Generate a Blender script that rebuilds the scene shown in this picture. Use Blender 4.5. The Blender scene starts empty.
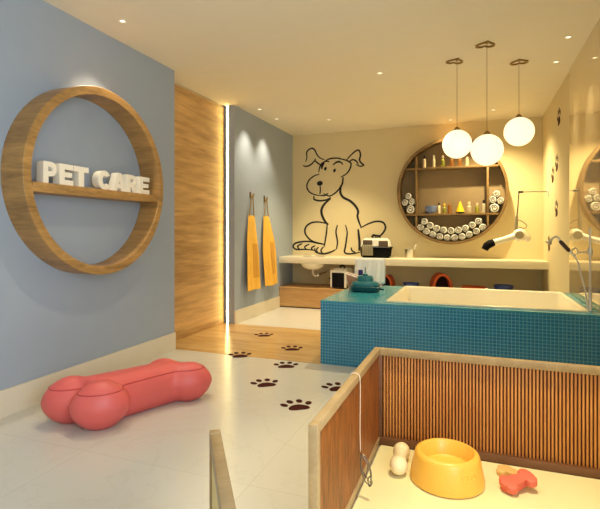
import bpy, bmesh, math, random
from mathutils import Vector, Matrix, Euler
random.seed(7)
PI = math.pi
SC = bpy.context.scene
C = SC.collection

# ------------------------------------------------------------------ materials
def lin(c):
    return tuple((v/12.92 if v <= .04045 else ((v+.055)/1.055)**2.4) for v in (x/255 for x in c)) + (1,)

def new_mat(name):
    m = bpy.data.materials.new(name); m.use_nodes = True
    nt = m.node_tree; b = nt.nodes['Principled BSDF']
    return m, nt, b

def coords(nt, scale=(1, 1, 1), rot=(0, 0, 0), kind='Object'):
    tc = nt.nodes.new('ShaderNodeTexCoord'); mp = nt.nodes.new('ShaderNodeMapping')
    mp.inputs['Scale'].default_value = scale; mp.inputs['Rotation'].default_value = rot
    nt.links.new(tc.outputs[kind], mp.inputs['Vector'])
    return mp.outputs['Vector']

def plain(name, col, rough=.5, metal=0, var=.06, nscale=6, bump=0, bscale=60, spec=.5, coat=0, sheen=0):
    m, nt, b = new_mat(name)
    v = coords(nt)
    n = nt.nodes.new('ShaderNodeTexNoise'); n.inputs['Scale'].default_value = nscale; n.inputs['Detail'].default_value = 4
    nt.links.new(v, n.inputs['Vector'])
    r = nt.nodes.new('ShaderNodeValToRGB'); c = lin(col)
    r.color_ramp.elements[0].position = .3; r.color_ramp.elements[1].position = .7
    r.color_ramp.elements[0].color = tuple(x*(1-var) for x in c[:3])+(1,)
    r.color_ramp.elements[1].color = tuple(min(1, x*(1+var)) for x in c[:3])+(1,)
    nt.links.new(n.outputs['Fac'], r.inputs['Fac']); nt.links.new(r.outputs['Color'], b.inputs['Base Color'])
    b.inputs['Roughness'].default_value = rough; b.inputs['Metallic'].default_value = metal
    b.inputs['Specular IOR Level'].default_value = spec
    b.inputs['Coat Weight'].default_value = coat
    b.inputs['Sheen Weight'].default_value = sheen
    if bump:
        n2 = nt.nodes.new('ShaderNodeTexNoise'); n2.inputs['Scale'].default_value = bscale; nt.links.new(v, n2.inputs['Vector'])
        bp = nt.nodes.new('ShaderNodeBump'); bp.inputs['Strength'].default_value = bump; bp.inputs['Distance'].default_value = .01
        nt.links.new(n2.outputs['Fac'], bp.inputs['Height']); nt.links.new(bp.outputs['Normal'], b.inputs['Normal'])
    return m

def wood(name, dark, light, scale, rough=.45, contrast=(.3, .72), fine=6):
    """scale: small along the grain, large across it"""
    m, nt, b = new_mat(name)
    v = coords(nt, scale)
    n = nt.nodes.new('ShaderNodeTexNoise'); n.inputs['Scale'].default_value = 1; n.inputs['Detail'].default_value = 7
    n.inputs['Roughness'].default_value = .62; n.inputs['Distortion'].default_value = .7
    nt.links.new(v, n.inputs['Vector'])
    v2 = coords(nt, tuple(s*fine for s in scale))
    n2 = nt.nodes.new('ShaderNodeTexNoise'); n2.inputs['Scale'].default_value = 1; n2.inputs['Detail'].default_value = 3
    nt.links.new(v2, n2.inputs['Vector'])
    mx = nt.nodes.new('ShaderNodeMix'); mx.inputs['Factor'].default_value = .3
    nt.links.new(n.outputs['Fac'], mx.inputs['A']); nt.links.new(n2.outputs['Fac'], mx.inputs['B'])
    r = nt.nodes.new('ShaderNodeValToRGB')
    r.color_ramp.elements[0].position = contrast[0]; r.color_ramp.elements[1].position = contrast[1]
    r.color_ramp.elements[0].color = lin(dark); r.color_ramp.elements[1].color = lin(light)
    nt.links.new(mx.outputs['Result'], r.inputs['Fac']); nt.links.new(r.outputs['Color'], b.inputs['Base Color'])
    b.inputs['Roughness'].default_value = rough
    bp = nt.nodes.new('ShaderNodeBump'); bp.inputs['Strength'].default_value = .12; bp.inputs['Distance'].default_value = .01
    nt.links.new(n2.outputs['Fac'], bp.inputs['Height']); nt.links.new(bp.outputs['Normal'], b.inputs['Normal'])
    return m

def tiles(name, c1, c2, grout, size, mortar, rough=.3, axes='XY', veins=None, bump=.3, sx=None):
    m, nt, b = new_mat(name)
    tc = nt.nodes.new('ShaderNodeTexCoord'); sp = nt.nodes.new('ShaderNodeSeparateXYZ'); cb = nt.nodes.new('ShaderNodeCombineXYZ')
    nt.links.new(tc.outputs['Object'], sp.inputs[0])
    nt.links.new(sp.outputs[axes[0]], cb.inputs[0]); nt.links.new(sp.outputs[axes[1]], cb.inputs[1])
    br = nt.nodes.new('ShaderNodeTexBrick'); br.offset = 0; br.squash = 1
    br.inputs['Color1'].default_value = lin(c1); br.inputs['Color2'].default_value = lin(c2); br.inputs['Mortar'].default_value = lin(grout)
    br.inputs['Scale'].default_value = 1; br.inputs['Brick Width'].default_value = sx or size; br.inputs['Row Height'].default_value = size
    br.inputs['Mortar Size'].default_value = mortar; br.inputs['Mortar Smooth'].default_value = .2
    nt.links.new(cb.outputs[0], br.inputs['Vector'])
    col = br.outputs['Color']
    if veins:
        n = nt.nodes.new('ShaderNodeTexNoise'); n.inputs['Scale'].default_value = 1.1; n.inputs['Detail'].default_value = 8
        n.inputs['Distortion'].default_value = 1.6; n.inputs['Roughness'].default_value = .6
        nt.links.new(tc.outputs['Object'], n.inputs['Vector'])
        r = nt.nodes.new('ShaderNodeValToRGB'); e = r.color_ramp.elements
        e[0].position = .485; e[0].color = (1, 1, 1, 1); e[1].position = .515; e[1].color = (1, 1, 1, 1)
        k = r.color_ramp.elements.new(.5); k.color = lin(veins)
        nt.links.new(n.outputs['Fac'], r.inputs['Fac'])
        mx = nt.nodes.new('ShaderNodeMix'); mx.data_type = 'RGBA'; mx.blend_type = 'MULTIPLY'; mx.inputs['Factor'].default_value = 1
        nt.links.new(col, mx.inputs['A']); nt.links.new(r.outputs['Color'], mx.inputs['B']); col = mx.outputs['Result']
    nt.links.new(col, b.inputs['Base Color'])
    b.inputs['Roughness'].default_value = rough
    if bump:
        bp = nt.nodes.new('ShaderNodeBump'); bp.invert = True; bp.inputs['Strength'].default_value = bump; bp.inputs['Distance'].default_value = .004
        nt.links.new(br.outputs['Fac'], bp.inputs['Height']); nt.links.new(bp.outputs['Normal'], b.inputs['Normal'])
    return m

def emit(name, col, s):
    m, nt, b = new_mat(name)
    b.inputs['Base Color'].default_value = lin(col); b.inputs['Emission Color'].default_value = lin(col); b.inputs['Emission Strength'].default_value = s
    b.inputs['Roughness'].default_value = .4
    return m

def glass(name, col, alpha=.55, rough=.08):
    m, nt, b = new_mat(name)
    b.inputs['Base Color'].default_value = lin(col); b.inputs['Roughness'].default_value = rough
    b.inputs['Transmission Weight'].default_value = alpha; b.inputs['IOR'].default_value = 1.3
    return m

M = {}
M['ceiling'] = plain('ceiling_paint', (236, 226, 205), .9, var=.01, spec=.1)
M['cream'] = plain('cream_wall_paint', (226, 210, 168), .85, var=.015, nscale=2, spec=.15)
M['blue'] = plain('blue_wall_paint', (162, 172, 184), .8, var=.02, nscale=2, spec=.2)
M['base'] = plain('baseboard_paint', (226, 215, 192), .5, var=.01)
M['floor'] = tiles('porcelain_floor', (206, 202, 192), (208, 204, 194), (194, 189, 178), 1.0, .0022, .22, veins=(250, 249, 247), bump=.05)
M['floor_wood'] = wood('wood_floor', (170, 130, 80), (214, 178, 118), (1.2, 9, 1), .22)
M['panel_wood'] = wood('golden_oak_panel', (158, 116, 62), (224, 180, 116), (2, .5, 4.6), .45, (.34, .62))
M['ring_wood'] = wood('brown_oak_ring', (122, 90, 50), (204, 156, 90), (1.4, 2.4, 11), .42)
M['shelf_wood'] = wood('walnut_shelf', (100, 78, 46), (156, 122, 74), (1.2, 8, 8), .45)
M['taupe'] = plain('taupe_back_panel', (152, 130, 98), .75, var=.05)
M['bench_wood'] = wood('bench_wood', (176, 130, 78), (214, 170, 112), (1, 6, 10), .5)
M['counter'] = plain('cream_stone', (232, 222, 196), .35, var=.02)
M['frame_wood'] = wood('pen_frame_wood', (150, 124, 88), (184, 158, 116), (8, 3, 8), .4)
M['pen_bottom'] = wood('pen_bottom_rail', (92, 58, 34), (124, 80, 48), (2, 8, 8), .5)
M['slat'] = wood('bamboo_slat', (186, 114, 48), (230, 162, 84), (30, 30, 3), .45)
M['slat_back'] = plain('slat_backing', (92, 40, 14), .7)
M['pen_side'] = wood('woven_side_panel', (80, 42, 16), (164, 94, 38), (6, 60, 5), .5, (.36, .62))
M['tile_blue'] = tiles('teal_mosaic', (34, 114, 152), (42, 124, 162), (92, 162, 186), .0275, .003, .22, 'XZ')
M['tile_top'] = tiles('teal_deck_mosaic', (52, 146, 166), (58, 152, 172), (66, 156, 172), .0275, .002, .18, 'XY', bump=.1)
M['basin'] = plain('cream_acrylic', (240, 230, 202), .2, var=.01)
M['pink'] = plain('coral_leatherette', (222, 100, 94), .45, var=.03, bump=.08, bscale=220)
M['pink_seam'] = plain('coral_piping', (196, 70, 66), .5)
M['yellow_cloth'] = plain('yellow_apron_cloth', (240, 184, 70), .85, var=.08, bump=.15, bscale=200)
M['yellow_pocket'] = plain('yellow_pocket_cloth', (214, 156, 56), .85, var=.05)
M['strap'] = plain('tan_strap', (150, 122, 70), .8)
M['white'] = plain('white_plastic', (238, 234, 224), .4, var=.01)
M['letter'] = plain('white_letter', (236, 228, 210), .5, var=.01)
M['black'] = plain('black_plastic', (10, 10, 15), .7, spec=.15)
M['line'] = plain('black_mural_paint', (22, 22, 26), .7)
M['paw'] = plain('dark_brown_decal', (66, 24, 20), .8, spec=.1)
M['chrome'] = plain('chrome', (222, 218, 208), .28, 1, .01)
M['brass'] = plain('aged_brass', (150, 124, 72), .35, 1, .05)
M['bowl_yellow'] = plain('yellow_bowl_plastic', (248, 192, 80), .35, var=.02)
M['toy_cream'] = plain('cream_rubber', (244, 226, 180), .5, var=.02)
M['toy_pink'] = plain('pink_rubber', (226, 110, 88), .5, var=.03)
M['toy_beige'] = plain('beige_rubber', (228, 186, 116), .5, var=.03)
M['brown'] = plain('brown_rubber', (92, 54, 26), .6)
M['teal_dark'] = plain('dark_teal_plastic', (12, 70, 80), .3)
M['teal'] = plain('teal_plastic', (28, 112, 120), .3)
M['towel'] = plain('white_terry', (238, 236, 230), .95, var=.03, bump=.3, bscale=260, sheen=.2)
M['towel_edge'] = plain('dark_towel_edge', (58, 50, 42), .9)
M['peach'] = plain('peach_plastic', (196, 140, 104), .4)
M['navy'] = plain('navy_cap', (26, 26, 120), .4)
M['orange'] = plain('orange_felt', (204, 94, 48), .9, var=.05)
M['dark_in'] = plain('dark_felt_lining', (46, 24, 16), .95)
M['blue_plastic'] = plain('blue_plastic', (30, 62, 140), .4)
M['blue_bowl'] = plain('periwinkle_ceramic', (112, 130, 178), .35)
M['lemon'] = plain('lemon_plastic', (232, 190, 30), .4)
M['grille'] = plain('grey_grille', (170, 160, 130), .5)
M['grille_dark'] = plain('dark_grille', (92, 76, 60), .5)
M['mat'] = plain('lit_floor_cream', (246, 236, 184), .6, var=.02)  # floor tile under warm light, with that yellow light put into the colour
M['gate_panel'] = plain('cream_gate_panel', (240, 216, 146), .5, var=.03)
M['clear'] = glass('clear_bottle_glass', (236, 226, 200))
M['amber'] = glass('amber_bottle_glass', (190, 130, 70))
M['green_glass'] = glass('olive_bottle_glass', (190, 190, 90))
M['lotion'] = plain('pale_lotion', (214, 194, 160), .4)
M['cap_dark'] = plain('dark_cap', (26, 20, 20), .4)
M['wire'] = plain('steel_wire', (150, 142, 132), .3, .8)
M['string'] = plain('white_string', (230, 214, 190), .8)
M['grip'] = plain('dark_grip', (56, 24, 22), .4)
M['globe'] = emit('opal_globe', (255, 238, 204), 1.25)
M['led'] = emit('warm_led', (255, 230, 150), 22)
M['lens'] = emit('spot_lens', (255, 232, 190), 2.5)
m, nt, b = new_mat('tinted_mirror')
b.inputs['Base Color'].default_value = lin((232, 222, 198)); b.inputs['Metallic'].default_value = 1; b.inputs['Roughness'].default_value = .03
d = nt.nodes.new('ShaderNodeBsdfDiffuse'); d.inputs['Color'].default_value = lin((226, 208, 172))
mx = nt.nodes.new('ShaderNodeMixShader'); mx.inputs[0].default_value = .3
nt.links.new(b.outputs[0], mx.inputs[1]); nt.links.new(d.outputs[0], mx.inputs[2])
nt.links.new(mx.outputs[0], nt.nodes['Material Output'].inputs['Surface'])
M['mirror'] = m

# ------------------------------------------------------------------ mesh helpers
def BM(): return bmesh.new()

def box(bm, x0, x1, y0, y1, z0, z1, bev=0):
    r = bmesh.ops.create_cube(bm, size=1)
    vs = r['verts']
    for v in vs:
        v.co = Vector(((x0+x1)/2+v.co.x*(x1-x0), (y0+y1)/2+v.co.y*(y1-y0), (z0+z1)/2+v.co.z*(z1-z0)))
    if bev:
        es = list({e for v in vs for e in v.link_edges})
        bmesh.ops.bevel(bm, geom=es, offset=bev, segments=2, affect='EDGES', profile=.5)
    return bm

def frame_of(d):
    d = d.normalized(); u = d.orthogonal().normalized(); return u, d.cross(u)

def sweep(bm, pts, r, seg=10, closed=False, cap=True):
    pts = [Vector(p) for p in pts]; n = len(pts)
    rad = r if isinstance(r, (list, tuple)) else [r]*n
    rings = []; u = None
    for i, p in enumerate(pts):
        a = pts[i-1] if (i > 0 or closed) else p
        b_ = pts[(i+1) % n] if (i < n-1 or closed) else p
        d = (b_-a).normalized()
        if u is None: u = d.orthogonal().normalized()
        else:
            u = u-d*u.dot(d)
            u = u.normalized() if u.length > 1e-6 else d.orthogonal().normalized()
        w = d.cross(u)
        rings.append([bm.verts.new(p+(u*math.cos(2*PI*k/seg)+w*math.sin(2*PI*k/seg))*rad[i]) for k in range(seg)])
    m = n if closed else n-1
    for i in range(m):
        A, B = rings[i], rings[(i+1) % n]
        for k in range(seg):
            bm.faces.new((A[k], A[(k+1) % seg], B[(k+1) % seg], B[k]))
    if cap and not closed:
        bm.faces.new(rings[0][::-1]); bm.faces.new(rings[-1])
    return bm

def smooth_pts(pts, n=6, closed=False):
    P = [Vector(p) for p in pts]; out = []; N = len(P)
    rng = range(N if closed else N-1)
    for i in rng:
        if closed: p0, p1, p2, p3 = P[i-1], P[i], P[(i+1) % N], P[(i+2) % N]
        else: p0, p1, p2, p3 = P[max(i-1, 0)], P[i], P[i+1], P[min(i+2, N-1)]
        for k in range(n):
            t = k/n
            out.append(.5*((2*p1)+(p2-p0)*t+(2*p0-5*p1+4*p2-p3)*t*t+(3*p1-p0-3*p2+p3)*t**3))
    if not closed: out.append(P[-1])
    return out

def lathe(bm, prof, seg=32, mat4=None):
    """prof: list of (r, z); r==0 ends are closed with a point"""
    rings = []
    for r, z in prof:
        if r < 1e-6: rings.append([bm.verts.new((0, 0, z))])
        else: rings.append([bm.verts.new((r*math.cos(2*PI*k/seg), r*math.sin(2*PI*k/seg), z)) for k in range(seg)])
    for A, B in zip(rings, rings[1:]):
        for k in range(seg):
            a0, a1 = A[k % len(A)], A[(k+1) % len(A)]; b0, b1 = B[k % len(B)], B[(k+1) % len(B)]
            vs = []
            for v in (a0, a1, b1, b0):
                if v not in vs: vs.append(v)
            if len(vs) > 2: bm.faces.new(vs)
    if mat4 is not None:
        bmesh.ops.transform(bm, matrix=mat4, verts=[v for R in rings for v in R])
    return bm

def prism(bm, poly, h, mat4=None, bev=0):
    """poly in XY counter-clockwise, extruded 0..h in z"""
    lo = [bm.verts.new((x, y, 0)) for x, y in poly]; hi = [bm.verts.new((x, y, h)) for x, y in poly]
    n = len(poly)
    fs = [bm.faces.new(lo[::-1]), bm.faces.new(hi)]
    for i in range(n): bm.faces.new((lo[i], lo[(i+1) % n], hi[(i+1) % n], hi[i]))
    if bev:
        es = [e for e in fs[1].edges]
        r = bmesh.ops.bevel(bm, geom=es, offset=bev, segments=2, affect='EDGES', profile=.5)
    if mat4 is not None:
        bmesh.ops.transform(bm, matrix=mat4, verts=bm.verts[:] if len(bm.verts) == 0 else list({v for v in bm.verts if v.is_valid} if bev else set(lo+hi)))
    return bm

def ring_band(bm, r0, r1, w0, w1, seg=96):
    """annulus about local Z from z=w0 to z=w1"""
    R = []
    for k in range(seg):
        a = 2*PI*k/seg; c, s = math.cos(a), math.sin(a)
        R.append([bm.verts.new((r*c, r*s, z)) for r, z in ((r0, w0), (r1, w0), (r1, w1), (r0, w1))])
    for k in range(seg):
        A, B = R[k], R[(k+1) % seg]
        for j in range(4):
            bm.faces.new((A[j], A[(j+1) % 4], B[(j+1) % 4], B[j]))
    return bm

def obj(name, bm, mat, parent=None, smooth=True, auto=35, loc=None):
    bmesh.ops.recalc_face_normals(bm, faces=bm.faces[:])
    me = bpy.data.meshes.new(name); bm.to_mesh(me); bm.free()
    me.materials.append(mat)
    if smooth:
        me.polygons.foreach_set('use_smooth', [True]*len(me.polygons))
        me.set_sharp_from_angle(angle=math.radians(auto))
    o = bpy.data.objects.new(name, me); C.objects.link(o)
    if parent: o.parent = parent
    if loc: o.location = loc
    return o

def tag(o, label, cat, group=None, kind=None):
    o['label'] = label; o['category'] = cat
    if group: o['group'] = group
    if kind: o['kind'] = kind
    return o

def thing(name, label, cat, loc=(0, 0, 0), rot=(0, 0, 0), group=None):
    o = bpy.data.objects.new(name, None); C.objects.link(o)
    o.empty_display_size = .1
    o.location = loc; o.rotation_euler = rot
    return tag(o, label, cat, group)

def struct(name, bm, mat, smooth=False):
    o = obj(name, bm, mat, None, smooth); o['kind'] = 'structure'; return o

def dup(root, loc=None, rot=None, label=None, scale=None):
    r = root.copy(); C.objects.link(r)
    if loc is not None: r.location = loc
    if rot is not None: r.rotation_euler = rot
    if scale is not None: r.scale = scale
    if label: r['label'] = label
    for ch in list(root.children):
        c = ch.copy(); C.objects.link(c); c.parent = r
        for g in list(ch.children):
            d_ = g.copy(); C.objects.link(d_); d_.parent = c
    return r

def remeshed(bm, voxel, smooth_it=6):
    me = bpy.data.meshes.new('tmp'); bm.to_mesh(me); bm.free()
    o = bpy.data.objects.new('tmp', me); C.objects.link(o)
    md = o.modifiers.new('r', 'REMESH'); md.mode = 'VOXEL'; md.voxel_size = voxel
    ms = o.modifiers.new('s', 'SMOOTH'); ms.iterations = smooth_it; ms.factor = .5
    dg = bpy.context.evaluated_depsgraph_get(); ev = o.evaluated_get(dg)
    out = bmesh.new(); out.from_mesh(ev.to_mesh()); ev.to_mesh_clear()
    bpy.data.objects.remove(o); bpy.data.meshes.remove(me)
    return out

def ellipsoid(bm, c, r, sub=3):
    q = bmesh.ops.create_icosphere(bm, subdivisions=sub, radius=1)
    for v in q['verts']: v.co = Vector((c[0]+v.co.x*r[0], c[1]+v.co.y*r[1], c[2]+v.co.z*r[2]))
    return bm

# ------------------------------------------------------------------ dimensions (metres); camera stands at x=0, y=0
XL, XA, XP, XR = -2.87, -2.92, -3.065, .91     # left wall, rear blue wall, recessed panel, right wall
YB, YF, H = 7.5, -1.6, 2.84
W = .15

# ------------------------------------------------------------------ room shell
struct('floor', box(BM(), -3.4, 1.1, YF-.15, YB+.15, -.12, 0), M['floor'])
bm = box(BM(), XP, -1.315, 4.05, 5.43, .0, .0025)
struct('trim_1', bm, M['floor_wood'])
struct('ceiling', box(BM(), -3.4, 1.1, YF-.15, YB+.15, H, H+.12), M['ceiling'])
struct('wall_left', box(BM(), XL-.5, XL, YF, 4.05, 0, H), M['blue'])
struct('wall_left_rear', box(BM(), XA-.45, XA, 5.42, YB, 0, H), M['blue'])
struct('wall_left_recess', box(BM(), XP-.28, XP-.03, 4.05, 5.42, 0, H), M['cream'])
struct('wall_back', box(BM(), XA-.4, XR+.15, YB, YB+W, 0, H), M['cream'])
# unseen shop window added to the right wall to supply the cool light
wy0, wy1, wz0, wz1 = -1.4, 1.0, .35, 2.55
bm = BM()
box(bm, XR, XR+W, wy1, YB, 0, H); box(bm, XR, XR+W, YF, wy0, 0, H)
box(bm, XR, XR+W, wy0, wy1, 0, wz0); box(bm, XR, XR+W, wy0, wy1, wz1, H)
struct('wall_right', bm, M['cream'])
struct('wall_front', box(BM(), XL-.1, XR+W, YF-W, YF, 0, H), M['cream'])
bm = BM()
for y in (wy0, (wy0+wy1)/2-.025, wy1-.05): box(bm, XR+.05, XR+.1, y, y+.05, wz0, wz1)
for z in (wz0, wz1-.05): box(bm, XR+.05, XR+.1, wy0, wy1, z, z+.05)
struct('added_window_1', bm, M['white'])
# skirting boards
struct('baseboard_left', box(BM(), XL, XL+.016, YF, 4.05, 0, .172), M['base'])
struct('baseboard_rear', box(BM(), XA, XA+.016, 5.42, 6.9, 0, .17), M['base'])
# sliding oak panel in the recess, stops short of the LED channel
struct('door_1', box(BM(), XP-.03, XP, 4.05, 5.40, .0, H-.03), M['panel_wood'])

# warm LED channel running floor to ceiling at the edge of the oak panel
t = thing('light_strip', 'glowing vertical light strip in the corner beside the oak wall panel', 'light', (XA-.090, 5.412, 0))
obj('housing', box(box(box(BM(), -.016, .016, -.002, .008, .003, H-.002), -.0165, -.0133, -.014, -.002, .003, H-.002), .0133, .0165, -.014, -.002, .003, H-.002), M['white'], t, False)
obj('diffuser', box(BM(), -.013, .013, -.012, -.002, .004, H-.004), M['led'], t, False)

# mirror on the right wall above the bath
t = thing('wall_mirror', 'tall frameless mirror on the right wall beside the teal bath', 'mirror', (XR, 4.0, 0))
obj('mirror_glass', box(BM(), -.008, 0, -.9, 1.42, .58, H-.002), M['mirror'], t, False)

# ------------------------------------------------------------------ ceiling downlights
def spot_lamp(name, loc, energy, size, blend, col, aim=None, rad=.03):
    l = bpy.data.lights.new(name, 'SPOT'); l.energy = energy; l.spot_size = math.radians(size); l.spot_blend = blend
    l.color = col; l.shadow_soft_size = rad
    o = bpy.data.objects.new(name, l); C.objects.link(o); o.location = loc
    d_ = (Vector(aim)-Vector(loc)) if aim else Vector((0, 0, -1))
    o.rotation_euler = d_.to_track_quat('-Z', 'Y').to_euler()
    return o
WARM = (1, .84, .50); WARMER = (1, .81, .42); NEUT = (1, .86, .62)
bm = lathe(BM(), [(.018, 0), (.034, 0), (.035, -.003), (.032, -.005), (.019, -.003), (.018, 0)], 24)
sp0 = thing('ceiling_spotlight', 'x', 'spotlight', (0, 0, H), group='recessed ceiling spotlights')
obj('trim_ring', bm, M['white'], sp0)
obj('lens', lathe(BM(), [(0, -.0025), (.0178, -.0025), (.0178, -.0005), (0, -.0005)], 20), M['lens'], sp0)
spots = [  # x, y, energy, cone, blend, colour, label
    (-2.57, 2.95, 75, 80, .7, NEUT, 'ceiling spotlight above the round wooden ring shelf'),
    (-2.70, 5.72, 85, 84, 1, NEUT, 'ceiling spotlight above the yellow apron nearer the oak panel'),
    (-2.70, 6.30, 85, 84, 1, NEUT, 'ceiling spotlight above the yellow apron nearer the counter'),
    (-2.00, 6.6, 190, 95, .8, WARM, 'ceiling spotlight over the dog drawing on the back wall'),
    (-.92, 4.85, 150, 100, .7, WARM, 'ceiling spotlight over the left end of the teal bath'),
    (.74, 4.50, 70, 46, .7, WARM, 'ceiling spotlight by the mirror nearest the viewer'),
    (.74, 5.12, 70, 46, .7, WARM, 'ceiling spotlight by the mirror at its far end'),
    (-.33, 7.24, 80, 100, .7, WARMER, 'ceiling spotlight above the round wall shelf, behind the hanging globes'),
    (.24, 6.85, 300, 125, 1, WARMER, 'ceiling spotlight in the back right corner above the dryer'),
    (0.05, 2.2, 260, 62, .6, WARM, 'ceiling spotlight above the pet pen'),
    (-1.5, 2.6, 45, 110, .7, NEUT, 'ceiling spotlight above the bone cushion'),
]
for i, (x, y, e, sz, bl, col, lab) in enumerate(spots):
    if i == 0: o = sp0; o.location = (x, y, H); o['label'] = lab
    else: o = dup(sp0, (x, y, H), label=lab)
    spot_lamp('bulb', (x, y, H-.02), e, sz, bl, col)

# ------------------------------------------------------------------ three globe pendants
def heart(s, n=40):
    pts = []
    for k in range(n):
        a = 2*PI*k/n
        pts.append((s*(16*math.sin(a)**3)/17, s*(13*math.cos(a)-5*math.cos(2*a)-2*math.cos(3*a)-math.cos(4*a))/17))
    return pts
def pendant(x, y, cz, r, label, rz):
    t = thing('pendant_lamp', label, 'lamp', (x, y, H), (0, 0, rz), 'globe pendant lamps over the bath')
    hp = heart(.088)
    cb = BM()
    n = len(hp); R = []
    for (px, py) in hp:
        q = Vector((px, py, 0)); inn = q*.78; dy = .045
        R.append([cb.verts.new((q.x, q.y+dy, -.0)), cb.verts.new((q.x, q.y+dy, -.013)), cb.verts.new((inn.x, inn.y+dy, -.013)), cb.verts.new((inn.x, inn.y+dy, -.0))])
    for k in range(n):
        A, B = R[k], R[(k+1) % n]
        for j in range(4): cb.faces.new((A[j], A[(j+1) % 4], B[(j+1) % 4], B[j]))
    obj('canopy', cb, M['brass'], t)
    obj('ceiling_plate', lathe(BM(), [(0, 0), (.016, 0), (.016, -.012), (.006, -.018), (0, -.018)], 20), M['brass'], t)
    dz = cz+r-H
    obj('cord', sweep(BM(), [(0, 0, -.014), (0, 0, dz+.02)], .0022, 8), M['brass'], t)
    obj('globe_collar', lathe(BM(), [(0, dz+.03), (.012, dz+.03), (.03, dz+.008), (.03, dz-.01), (0, dz-.01)], 20), M['brass'], t)
    gb = BM(); bmesh.ops.create_uvsphere(gb, u_segments=40, v_segments=24, radius=r); bmesh.ops.translate(gb, vec=(0, 0, cz-H), verts=gb.verts[:])
    obj('globe_shade', gb, M['globe'], t)
def z_at(py, F): return 1.2+(231.5-py)*F/470
pendant(-.156, 4.709, z_at(144.2, 4.469), .134, 'white globe pendant lamp, leftmost of the three', .4)
pendant(.101, 4.376, z_at(149.9, 4.067), .134, 'white globe pendant lamp, lowest of the three and nearest the viewer', .2)
pendant(.399, 4.942, z_at(131.6, 4.49), .136, 'white globe pendant lamp, highest of the three at right', -.1)

# ------------------------------------------------------------------ big ring shelf on the left wall with letters
RC = (XL, 2.885, 1.585)
t = thing('ring_shelf', 'large round wooden ring shelf on the blue left wall', 'shelf', RC)
rot = Matrix.Rotation(PI/2, 4, 'Y')          # local z -> +x
bm = ring_band(BM(), .652, .715, 0.0, .2, 128); bmesh.ops.transform(bm, matrix=rot, verts=bm.verts[:])
bmesh.ops.bevel(bm, geom=[e for e in bm.edges if len(e.link_faces) == 2 and e.calc_face_angle() > 1], offset=.003, segments=1, affect='EDGES')
obj('ring', bm, M['ring_wood'], t)
zs0, zs1 = 1.460-RC[2], 1.525-RC[2]
hw = math.sqrt(.654**2-max(abs(zs0), abs(zs1))**2)
obj('shelf_board', box(BM(), 0, .195, -hw, hw, zs0, zs1, .002), M['ring_wood'], t)

def letter_poly(ch):
    """list of (outer, [holes]) in unit box"""
    if ch == 'E': return [[(0, 0), (1, 0), (1, .24), (.36, .24), (.36, .39), (.9, .39), (.9, .61), (.36, .61), (.36, .76), (1, .76), (1, 1), (0, 1)]]
    if ch == 'T': return [[(.32, 0), (.68, 0), (.68, .75), (1, .75), (1, 1), (0, 1), (0, .75), (.32, .75)]]
    def arc(cx, cy, rx, ry, a0, a1, n=12):
        return [(cx+rx*math.cos(a0+(a1-a0)*k/n), cy+ry*math.sin(a0+(a1-a0)*k/n)) for k in range(n+1)]
    if ch == 'C': return [arc(.5, .5, .5, .5, .62, 2*PI-.62, 24)+arc(.52, .5, .2, .26, 2*PI-.75, .75, 20)]
    if ch == 'P': return [[(0, 0), (.36, 0), (.36, .34)]+arc(.6, .67, .4, .33, -PI/2, PI/2)+[(0, 1)], arc(.55, .67, .14, .12, PI/2, -PI/2)+[(.34, .55), (.34, .79)]]
    if ch == 'R': return [[(0, 0), (.34, 0), (.34, .34), (.44, .34), (.64, 0), (1.04, 0), (.76, .42)]+arc(.58, .70, .38, .30, -PI/3, PI/2)+[(0, 1)], arc(.53, .68, .14, .11, PI/2, -PI/2)+[(.33, .57), (.33, .79)]]
    if ch == 'A': return [[(-.08, 0), (.28, 0), (.34, .17), (.66, .17), (.72, 0), (1.08, 0), (.68, 1), (.32, 1)], [(.41, .38), (.5, .70), (.59, .38)]]
def letter_mesh(ch, w, h, d):
    cu = bpy.data.curves.new('c', 'CURVE'); cu.dimensions = '2D'; cu.fill_mode = 'BOTH'; cu.extrude = d/2; cu.bevel_depth = .0015
    for poly in letter_poly(ch):
        s = cu.splines.new('POLY'); s.points.add(len(poly)-1); s.use_cyclic_u = True
        for p, (x, y) in zip(s.points, poly): p.co = (x*w, y*h, 0, 1)
    o = bpy.data.objects.new('c', cu); C.objects.link(o)
    dg = bpy.context.evaluated_depsgraph_get()
    bm = bmesh.new(); ev = o.evaluated_get(dg); bm.from_mesh(ev.to_mesh()); ev.to_mesh_clear()
    bpy.data.objects.remove(o)
    # local: x -> world y, y -> world z, z -> world x
    bmesh.ops.transform(bm, matrix=Matrix(((0, 0, 1, 0), (1, 0, 0, 0), (0, 1, 0, .0016), (0, 0, 0, 1))), verts=bm.verts[:])
    return bm
lets = [('P', 2.352, .105, 'white block letter P, first of the sign on the ring shelf'),
        ('E', 2.482, .118, 'white block letter E between P and T on the ring shelf'),
        ('T', 2.608, .135, 'white block letter T ending the first word on the ring shelf'),
        ('C', 2.840, .134, 'white block letter C starting the second word on the ring shelf'),
        ('A', 3.008, .120, 'white block letter A between C and R on the ring shelf'),
        ('R', 3.160, .116, 'white block letter R on the ring shelf, last but one'),
        ('E', 3.312, .132, 'white block letter E at the right end of the ring shelf sign')]
for ch, y, w, lab in lets:
    o = obj('block_letter', letter_mesh(ch, w, .146, .06), M['letter'], None, True, 30, (-2.735, y, 1.5255))
    tag(o, lab, 'letter', 'block letters on the ring shelf')

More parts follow.
